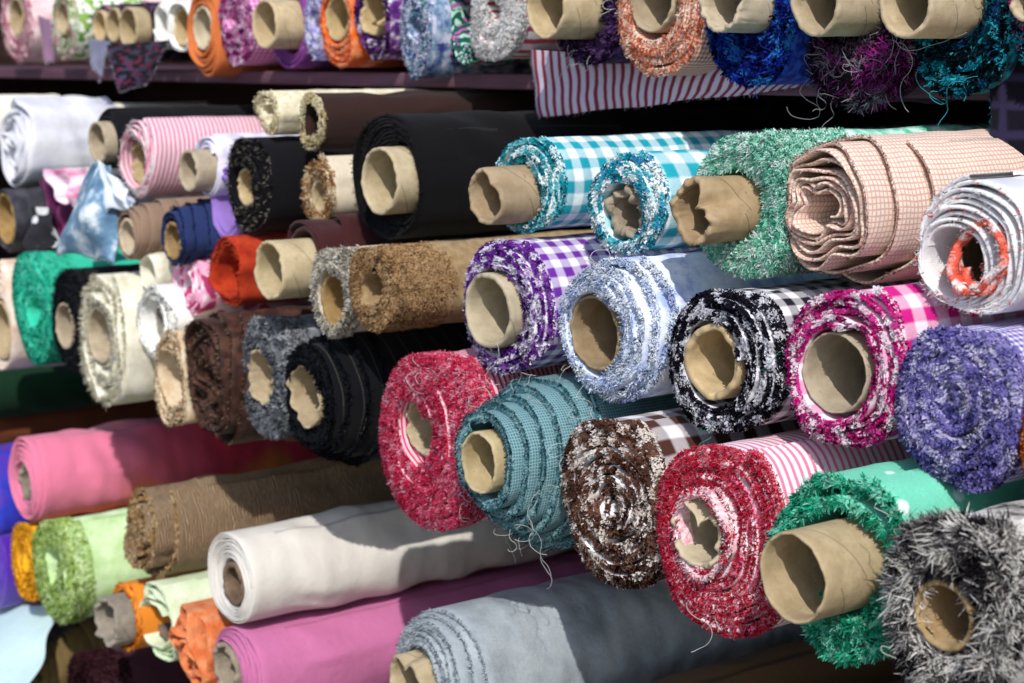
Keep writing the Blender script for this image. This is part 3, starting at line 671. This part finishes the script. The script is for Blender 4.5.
    roll('B', 148, 272, 24, 'small cream canvas roll lying on the shaggy cream roll', M('cream canvas', 'mottle', ''), rin=.62, pitch=.005, wob=.05, L=.6, dy=.0)
    roll('B', 188, 284, 34, 'pale pink printed roll behind the white fluffy roll', M('pale pink print', 'print', '#e8a8c4', '#ecdfe6', '#b03a6c', sc=.03), rin=.3, pitch=.005, L=.7, dy=.01)
    roll('B', 158, 320, 40, 'white fluffy roll with curled open mouth beside the cream canvas roll', M('white fluff', 'mottle', '#e2e0da', '#eeeeea', '#f4f4f2', sc=.03), tube=(147, 334, 22, -.02), tubek=dict(card='grey'), pitch=.007, thick=.5, wob=.06, fr='soft', pal=['#f0f0ec', '#e4e2dc'], L=.7, wr=.004)
    roll('B', 171, 378, 50, 'beige suede roll with a curled hollow left of the dark brown roll', M('beige suede', 'mottle', '#c4ab8a', '#d0bb9c', '#ddccb2', sc=.03), rin=.52, pitch=.006, thick=.6, wob=.09, wobin=.1, L=.7, wr=.003, fr='soft', pal=['#d8c6a8', '#a88660'], dy=-.02, sx=.8)
    roll('B', 207, 374, 65, 'dark chocolate roll of thin crinkled layers without a core', M('chocolate satin', 'mottle', '#2c1a16', '#3c2620', '#54382e', sc=.02, rough=.5), rin=.12, pitch=.008, thick=.45, wob=.05, wobin=.4, crink=.4, tel=.008, wr=.004, L=.75,
         fr='fray', pal=['#3a241e', '#24140f', '#8c7260'], frd=.8, dy=-.02, step=.03, sfrom=.8, threads=0)
    roll('B', 268, 375, 60, 'fluffy grey roll with torn tube left of the black pinstriped roll', M('grey wool', 'mottle', '#5c6066', '#747880', '#9a9ea4', sc=.02), tube=(260, 377, 28, .0), tubek=dict(tear=.003, crumple=.002, card='tan'), pitch=.009, fr='fur', pal=['#6c7078', '#8c9098', '#4c5056', '#a8acb0'], frL=.8, pile=.03, L=.75)
    roll('B', 312, 402, 68, 'black pinstriped roll with stepped edges and torn tube', M('black pinstripe', 'pin', '#55534c', '#0c0d11', sc=.02, var=.25), tube=(304, 396, 31, .0), tubek=dict(tear=.0025, crumple=.002, card='tan', wall=.003), pitch=.007, step=.055, sfrom=.45, wob=.02,
         fr='fur', pal=['#14151b', '#1c1e26', '#101116'], frL=.6, frd=.9, L=.8, pile=.004, wr=.001, threads=0, dy=-.02)
    roll('B', 432, 442, 90, 'crimson and white terry roll with a big off centre hollow', M('crimson pinstripe back', 'ring', '#d0305c', '#eec4d0', sc=.006), tube=(422, 427, 29, -.012), tubek=dict(card='pale', tear=.003, wall=.003), pitch=.010,
         fr='terry', pal=['#d8345c', '#cc2850', '#e2587c', '#eea4b8', '#de4870'], frL=1.15, L=.8, wob=.02, pile=.03, frd=1.25, dy=-.015, threads=4)
    roll('B', 480, 468, 97, 'dusty teal cone shaped roll with loose white threads', M('dusty teal weave', 'check', '#86a8ae', '#4c7680', sc=.003, bump=.7), tube=(478, 463, 31, .003), tubek=dict(card='pale', wall=.003), pitch=.0105, thick=.85, cone=.0, step=.085, sfrom=.0, wob=.03, dy=-.055,
         fr='soft', pal=['#4f8490', '#5f949e', '#8cb4ba', '#3f727e'], frL=.8, frd=.8, L=.8, wr=.001, threads=30, tcol='#c9d0ce', threadL=.06, droop=.04)
    roll('B', 611, 500, 91, 'brown and white gingham roll with tufted coreless end', M('brown gingham', 'gingham', '#4a2c24', '#ece8ec', sc=.032), rin=.07, s0=.016, coff=(.02, -.08), pitch=.0085, thick=.55, fr='gfluff', pal=['#6e4c3e', '#5c3e32', '#dccfc6', '#7e5a4a', '#ece4de', '#523428'],
         L=.8, frL=1., pile=.01, wr=.001, dy=-.025)
    red = roll('B', 721, 535, 101, 'red terry roll with pink striped back and a squashed white core', M('pink white stripes', 'ring', '#e080a0', '#f2e4ea', sc=.0078), tube=(696, 533, 36, .004), tubek=dict(card='pale', wall=.004, crumple=.001, tear=.004, dent=(1.35, .45, .022)), pitch=.0095, thick=.8,
         fr='terry', pal=['#c82040', '#d43450', '#e07c8c', '#bc1c38', '#d84a60'], frL=.8, L=.8, pile=.008, wr=.001, droop=.05, frd=1.0, dy=-.03, threads=4)
    part_of(roll('B', 700, 533, 48, 'lining', M('pale pink terry', 'mottle', '#d8909c', '#e6bcc4', '#f2e4e6', sc=.006), rin=.66, pitch=.006, thick=.8, wob=.1, wobin=.12, tel=.004, L=.03, dmin=.014, wr=.0001, dy=-.034,
        fr='soft', pal=['#e6bcc4', '#f4e8ea', '#d87888', '#c8203c']), red, 'pink_lining')
    roll('B', 842, 563, 112, 'jade green roll around a large smooth cardboard tube', M('jade spotted fleece', 'dots', '#74d0b2', '#e0f6ee', sc=.032), tube=(792, 578, 46, .05), tubek=dict(card='tan', wall=.0026), pitch=.019, thick=.4, tel=.010, wob=.10, wobin=.03, crink=.2, droop=.03,
         fr='fur', pal=['#18a07a', '#28b48e', '#0c8460', '#50c8a4', '#8cdcc4'], frL=.78, L=.8, pile=.004, frd=.5, wr=.003, dy=-.04, sx=.86)
    roll('B', 958, 604, 100, 'black and white long haired shaggy roll in the lower right', M('black white shag back', 'mottle', '#1a1519', '#c9c4bf', '#eceae6', sc=.03), tube=(942, 616, 37, .004), tubek=dict(card='brown', wall=.004), pitch=.010,
         fr='shag', pal=['#17141a', '#262228', '#d9d5d0', '#8f8a88', '#eae7e2', '#1c181e', '#5c5658'], L=.8, dy=-.07, threads=14, frL=1.1)
    roll('B', 1082, 610, 95, 'pale lilac roll cut by the right edge beside the shaggy roll', M('pale lilac cotton', 'plain', '#d4cfe2'), rin=.3, pitch=.005, L=.7)

# ================================================================== LOWER HEAP (stands further out)
    roll('C', -22, 505, 60, 'violet blue roll at the left edge below the middle stack', M('violet blue satin', 'mottle', '#3a1f8c', '#2c3cb8', '#5a2fa0', sc=.08, rough=.5), rin=.3, pitch=.005, L=.6)
    roll('C', -14, 560, 52, 'deep purple velvet roll at the left edge beside the yellow roll', M('deep purple velvet', 'plain', '#4a1c9c', sheen=.5), rin=.3, pitch=.006, L=.6)
    roll('C', 24, 480, 46, 'long pink roll fading to orange with a grey core', M('pink orange ombre satin', 'shaded_ombre', '#dc7898', '#b8304c', '#e08040', rough=.55, bump=.5, pleat=50, pa=.002, sheen=.2, var=.06), tube=(25, 481, 18, -.002), tubek=dict(card='grey', wall=.009, crumple=.003, tear=.002), pitch=.004, thick=.7, wob=.03, wobin=.01,  # crimson paints in the shaded body, orange is dye
         wr=.004, L=.85, step=.01, sfrom=.9, tel=.003)
    roll('C', 26, 560, 43, 'yellow ochre roll peeking out left of the lime green roll', M('yellow ochre cotton', 'mottle', '#d8901c', '#e6a81e', '#ecbc38', sc=.04), rin=.3, pitch=.006, fr='soft', pal=['#e6a81e', '#d08818'], L=.6)
    roll('C', 54, 571, 55, 'lime green fleece roll with ragged inside and open end', M('lime green fleece', 'mottle', '#b4d894', '#c4e2aa', '#d6ecc2', sc=.04), rin=.3, coff=(-.1, .05), pitch=.012, thick=.7, fr='fur', pal=['#a4c458', '#c0d888', '#88aa3c', '#d2e4a8'], frL=.7, wob=.05, wobin=.16, L=.7, pile=.03, dy=-.01)
    roll('C', 142, 534, 46, 'bronze crinkled satin roll with crumpled golden end', M('bronze crinkle satin', 'plain', '#9c8266', rough=.34, bump=.9, pleat=520, pa=.0035, var=.2), rin=.1, pitch=.009, thick=.6, wob=.05, wobin=.3, crink=.45, tel=.010, wr=.003, fr='soft', pal=['#b08a58', '#c8a878', '#94704a', '#d8be94'], frL=1.2, frd=1.2,
         L=.95, step=.03, sfrom=.8, pile=.002)
    roll('C', 230, 579, 49, 'long ivory roll with a small neat tube below the black pinstriped roll', M('ivory satin', 'plain', '#d9d4cc', rough=.55, bump=.4, pleat=60, pa=.0015, var=.05), tube=(232, 584, 22, .002), tubek=dict(card='dark', wall=.007), pitch=.0022, thick=.92, wob=.008, tel=.0012, wr=.003, L=.95, crink=.3)
    roll('C', 124, 614, 36, 'orange fleece roll slipping off a frayed grey tube', M('orange fleece', 'plain', '#e0862c'), tube=(105, 622, 26, .03), tubek=dict(card='grey', tear=.004, crumple=.003, wall=.006), pitch=.006, fr='soft', pal=['#e88c2c', '#d07018', '#f0a850'], frd=1.5, L=.6, dy=-.01)
    roll('C', 160, 621, 42, 'pale green silk roll with wavy edge and dark core', M('pale green silk', 'mottle', '#c4d4ac', '#d2dfbe', '#dfe8d0', sc=.06, rough=.6), tube=(159, 622, 21, -.015), tubek=dict(card='dark', wall=.006), pitch=.006, thick=.4, wob=.07, tel=.006, wr=.003, crink=.4, L=.7, fr='fray', pal=['#d8e4c4', '#4c7840'], frd=.3, frL=.6)
    roll('C', 186, 652, 46, 'salmon orange roll of crinkled loose layers without a core', M('salmon orange crepe', 'mottle', '#cc6838', '#d87c4c', '#e09468', sc=.02, bump=.7), rin=.15, pitch=.011, thick=.45, wob=.07, wobin=.35, crink=.5, tel=.010, wr=.004, L=.7, dy=-.01, step=.02, sfrom=.6)
    roll('C', 238, 676, 54, 'long bubblegum pink roll with a grey frayed tube under the ivory roll', M('bubblegum pink cotton', 'plain', '#c2709e', bump=.6, var=.07), tube=(224, 668, 25, .006), tubek=dict(card='grey', tear=.003, wall=.006), pitch=.003, wob=.02, wr=.003, L=.95)
    drape('draped_cloth', 'pale aqua cloth spread over the lower left corner', 'cloth',
          [(-30, 604, .93), (62, 606, .95), (20, 690, .82), (-40, 700, .80)], M('pale aqua voile', 'plain', '#c4dfe4'), folds=1.6, amp=.02, seed=21, bulge=.05)
    roll('C', 34, 672, 45, 'olive brown roll in fanned layers at the lower left', M('olive linen', 'plain', '#6a5a38', var=.2), rin=.2, pitch=.006, thick=.55, step=.09, sfrom=.1, wob=.03, wr=.002, L=.7, crink=.3)
    roll('C', 86, 694, 44, 'dark maroon shaggy roll with smooth back at the bottom edge', M('dark maroon cotton', 'plain', '#3a1f2a'), rin=.2, pitch=.008, fr='fur', pal=['#34181f', '#241016', '#48262e'], pile=.05, L=.7)
    roll('C', 432, 686, 76, 'blue grey roll with frayed overlapping flap and crumpled tube', M('blue grey canvas', 'mottle', '#8c949c', '#9aa3aa', '#a6aeb4', sc=.05, bump=.6, pleat=60, pa=.002), tube=(405, 682, 29, .02), tubek=dict(card='tan', crumple=.003, wall=.005, dent=(1.6, .4, .012)), pitch=.006, step=.02, sfrom=.7, wob=.025,
         fr='fray', pal=['#aab4bc', '#8c98a2', '#c4ccd2'], frL=.9, frd=1.1, L=.95, wr=.003, tail=130)
    roll('C', 520, 782, 62, 'tan brown roll at the bottom edge right of the blue grey roll', M('tan brown cotton', 'plain', '#7c5c3c'), rin=.3, pitch=.005, L=.95, yaw=0)
    roll('C', -60, 425, 40, 'rust brown roll lying beneath the emerald and cream rolls', M('rust brown felt', 'plain', '#6b3a24'), rin=.3, pitch=.006, L=.95, dy=.07)
    roll('C', -20, 392, 30, 'dark bottle green roll at the back under the emerald roll', M('bottle green felt', 'plain', '#12301f'), rin=.3, pitch=.006, L=.7, dy=.12)
# rolls just outside the frame that shade and carry the ones in it
    for row, cx, cy, rv, nm, c, lab in (('A', 1150, 20, 66, 'teal out', '#2a6a78', 'plain teal roll at the right end of the top shelf'), ('B', 1095, 255, 66, 'cream out', '#d8cfc0', 'plain cream roll right of the coral lined white roll'),
            ('B', 1190, 430, 80, 'blue out', '#5a6ea8', 'plain blue roll right of the rust orange roll'), ('B', 1215, 620, 90, 'grey out', '#8a8a90', 'plain grey roll at the lower right end'),
            ('B', 1230, 240, 70, 'plum out', '#6a3a5c', 'plain plum roll at the upper right end'),
            ('C', 330, 800, 62, 'sand out', '#b8a080', 'plain sand roll under the bubblegum pink roll'), ('C', 640, 840, 75, 'wine out', '#6a2434', 'plain wine red roll at the bottom right'),
            ('C', 780, 900, 80, 'stone out', '#9a948a', 'plain stone coloured roll at the bottom right end'), ('C', 410, 850, 70, 'moss out', '#5a6040', 'plain moss green roll under the blue grey roll')):
        roll(row, cx, cy, rv, lab, M(nm, 'plain', c), rin=.4, pitch=.008, L=.7)


for PASS in (1, 2):
    stock()

# ================================================================== SETTING
def setting(name, kind='structure'):
    o = bpy.data.objects.new(name, None); C.objects.link(o); o['kind'] = kind; return o
wd = wood_mat('dark wood', '#3a2a24', '#241a18'); mv = wood_mat('mauve painted wood', '#6c4e5c', '#543a48')
st = thing('display_shelf', (-2, 1.1, 0), 'dark wooden stall shelving with mauve upper board behind the fabric rolls', 'shelf')
def sb(name, lo, hi, m):
    return box(name, np.array(lo)-np.array((-2, 1.1, 0)), np.array(hi)-np.array((-2, 1.1, 0)), m, st)
H = CAM_H
sb('shelf_board', (-4.6, 1.205, H-.034), (.2, 2.1, H-.016), mv)
sb('shelf_board', (-4.6, 1.2, H-.515), (.2, 2.1, H-.492), wd)
sb('shelf_board', (-4.6, .95, H-1.06), (.2, 2.1, H-1.03), wd)
sb('added_back_panel', (-4.6, 2.1, 0), (.2, 2.125, H+.5), wd)  # unseen panel added to block sky light and keep the gaps dark
sb('side_panel', (-4.63, 1.0, 0), (-4.603, 2.125, H+.5), wd)
sb('side_panel', (.203, 1.25, 0), (.23, 2.125, H+.5), wd)
g = NT('paved ground', .9); gc = g.n('ShaderNodeTexCoord')
g.put(g.b.inputs['Base Color'], g.mix(g.noise(gc.outputs['Object'], 3, 6), (.16, .15, .14), (.3, .28, .26)))
go = mesh_obj('ground', [(-60, -60, 0), (60, -60, 0), (60, 60, 0), (-60, 60, 0)], [(0, 1, 2, 3)], g.m, smooth=False); go['kind'] = 'structure'

# ------------------------------------------------------------------ light, sky, camera
SUN = np.array((1.35, -1.0, 1.5)); SUN = SUN/np.linalg.norm(SUN)
el = math.asin(SUN[2]); az = math.atan2(SUN[0], SUN[1])
w = bpy.data.worlds.new('World'); bpy.context.scene.world = w; w.use_nodes = True
nt = w.node_tree; sky = nt.nodes.new('ShaderNodeTexSky'); sky.sky_type = 'NISHITA'; sky.sun_disc = False
sky.sun_elevation = el; sky.sun_rotation = az
bg = nt.nodes['Background']; bg.inputs['Strength'].default_value = .15
nt.links.new(sky.outputs[0], bg.inputs[0])
from mathutils import Vector, Matrix
l = bpy.data.lights.new('sun', 'SUN'); l.energy = 3.4; l.angle = math.radians(.6); l.color = (1, .96, .9)
lo = bpy.data.objects.new('sun', l); C.objects.link(lo); lo.location = (2, -2, 5)
lo.rotation_euler = Vector(SUN).to_track_quat('Z', 'Y').to_euler()
cam = bpy.data.cameras.new('camera'); co = bpy.data.objects.new('camera', cam); C.objects.link(co)
cam.sensor_width = 36; cam.lens = 36*FPX/1024; cam.clip_start = .02; cam.clip_end = 300
mt = Matrix([[Rv[i], Uv[i], -Fv[i], 0] for i in range(3)]+[[0, 0, 0, 1]]); mt[2][3] = CAM_H
co.matrix_world = mt
cam.dof.use_dof = True; cam.dof.focus_distance = 1.42; cam.dof.aperture_fstop = cam.lens/1000/.0075; cam.dof.aperture_blades = 7
sc = bpy.context.scene; sc.camera = co
sc.render.engine = 'CYCLES'; sc.cycles.use_denoising = True; sc.cycles.max_bounces = 6; sc.cycles.diffuse_bounces = 3
sc.view_settings.view_transform = 'Standard'; sc.view_settings.look = 'None'; sc.view_settings.exposure = .08; sc.view_settings.gamma = 1
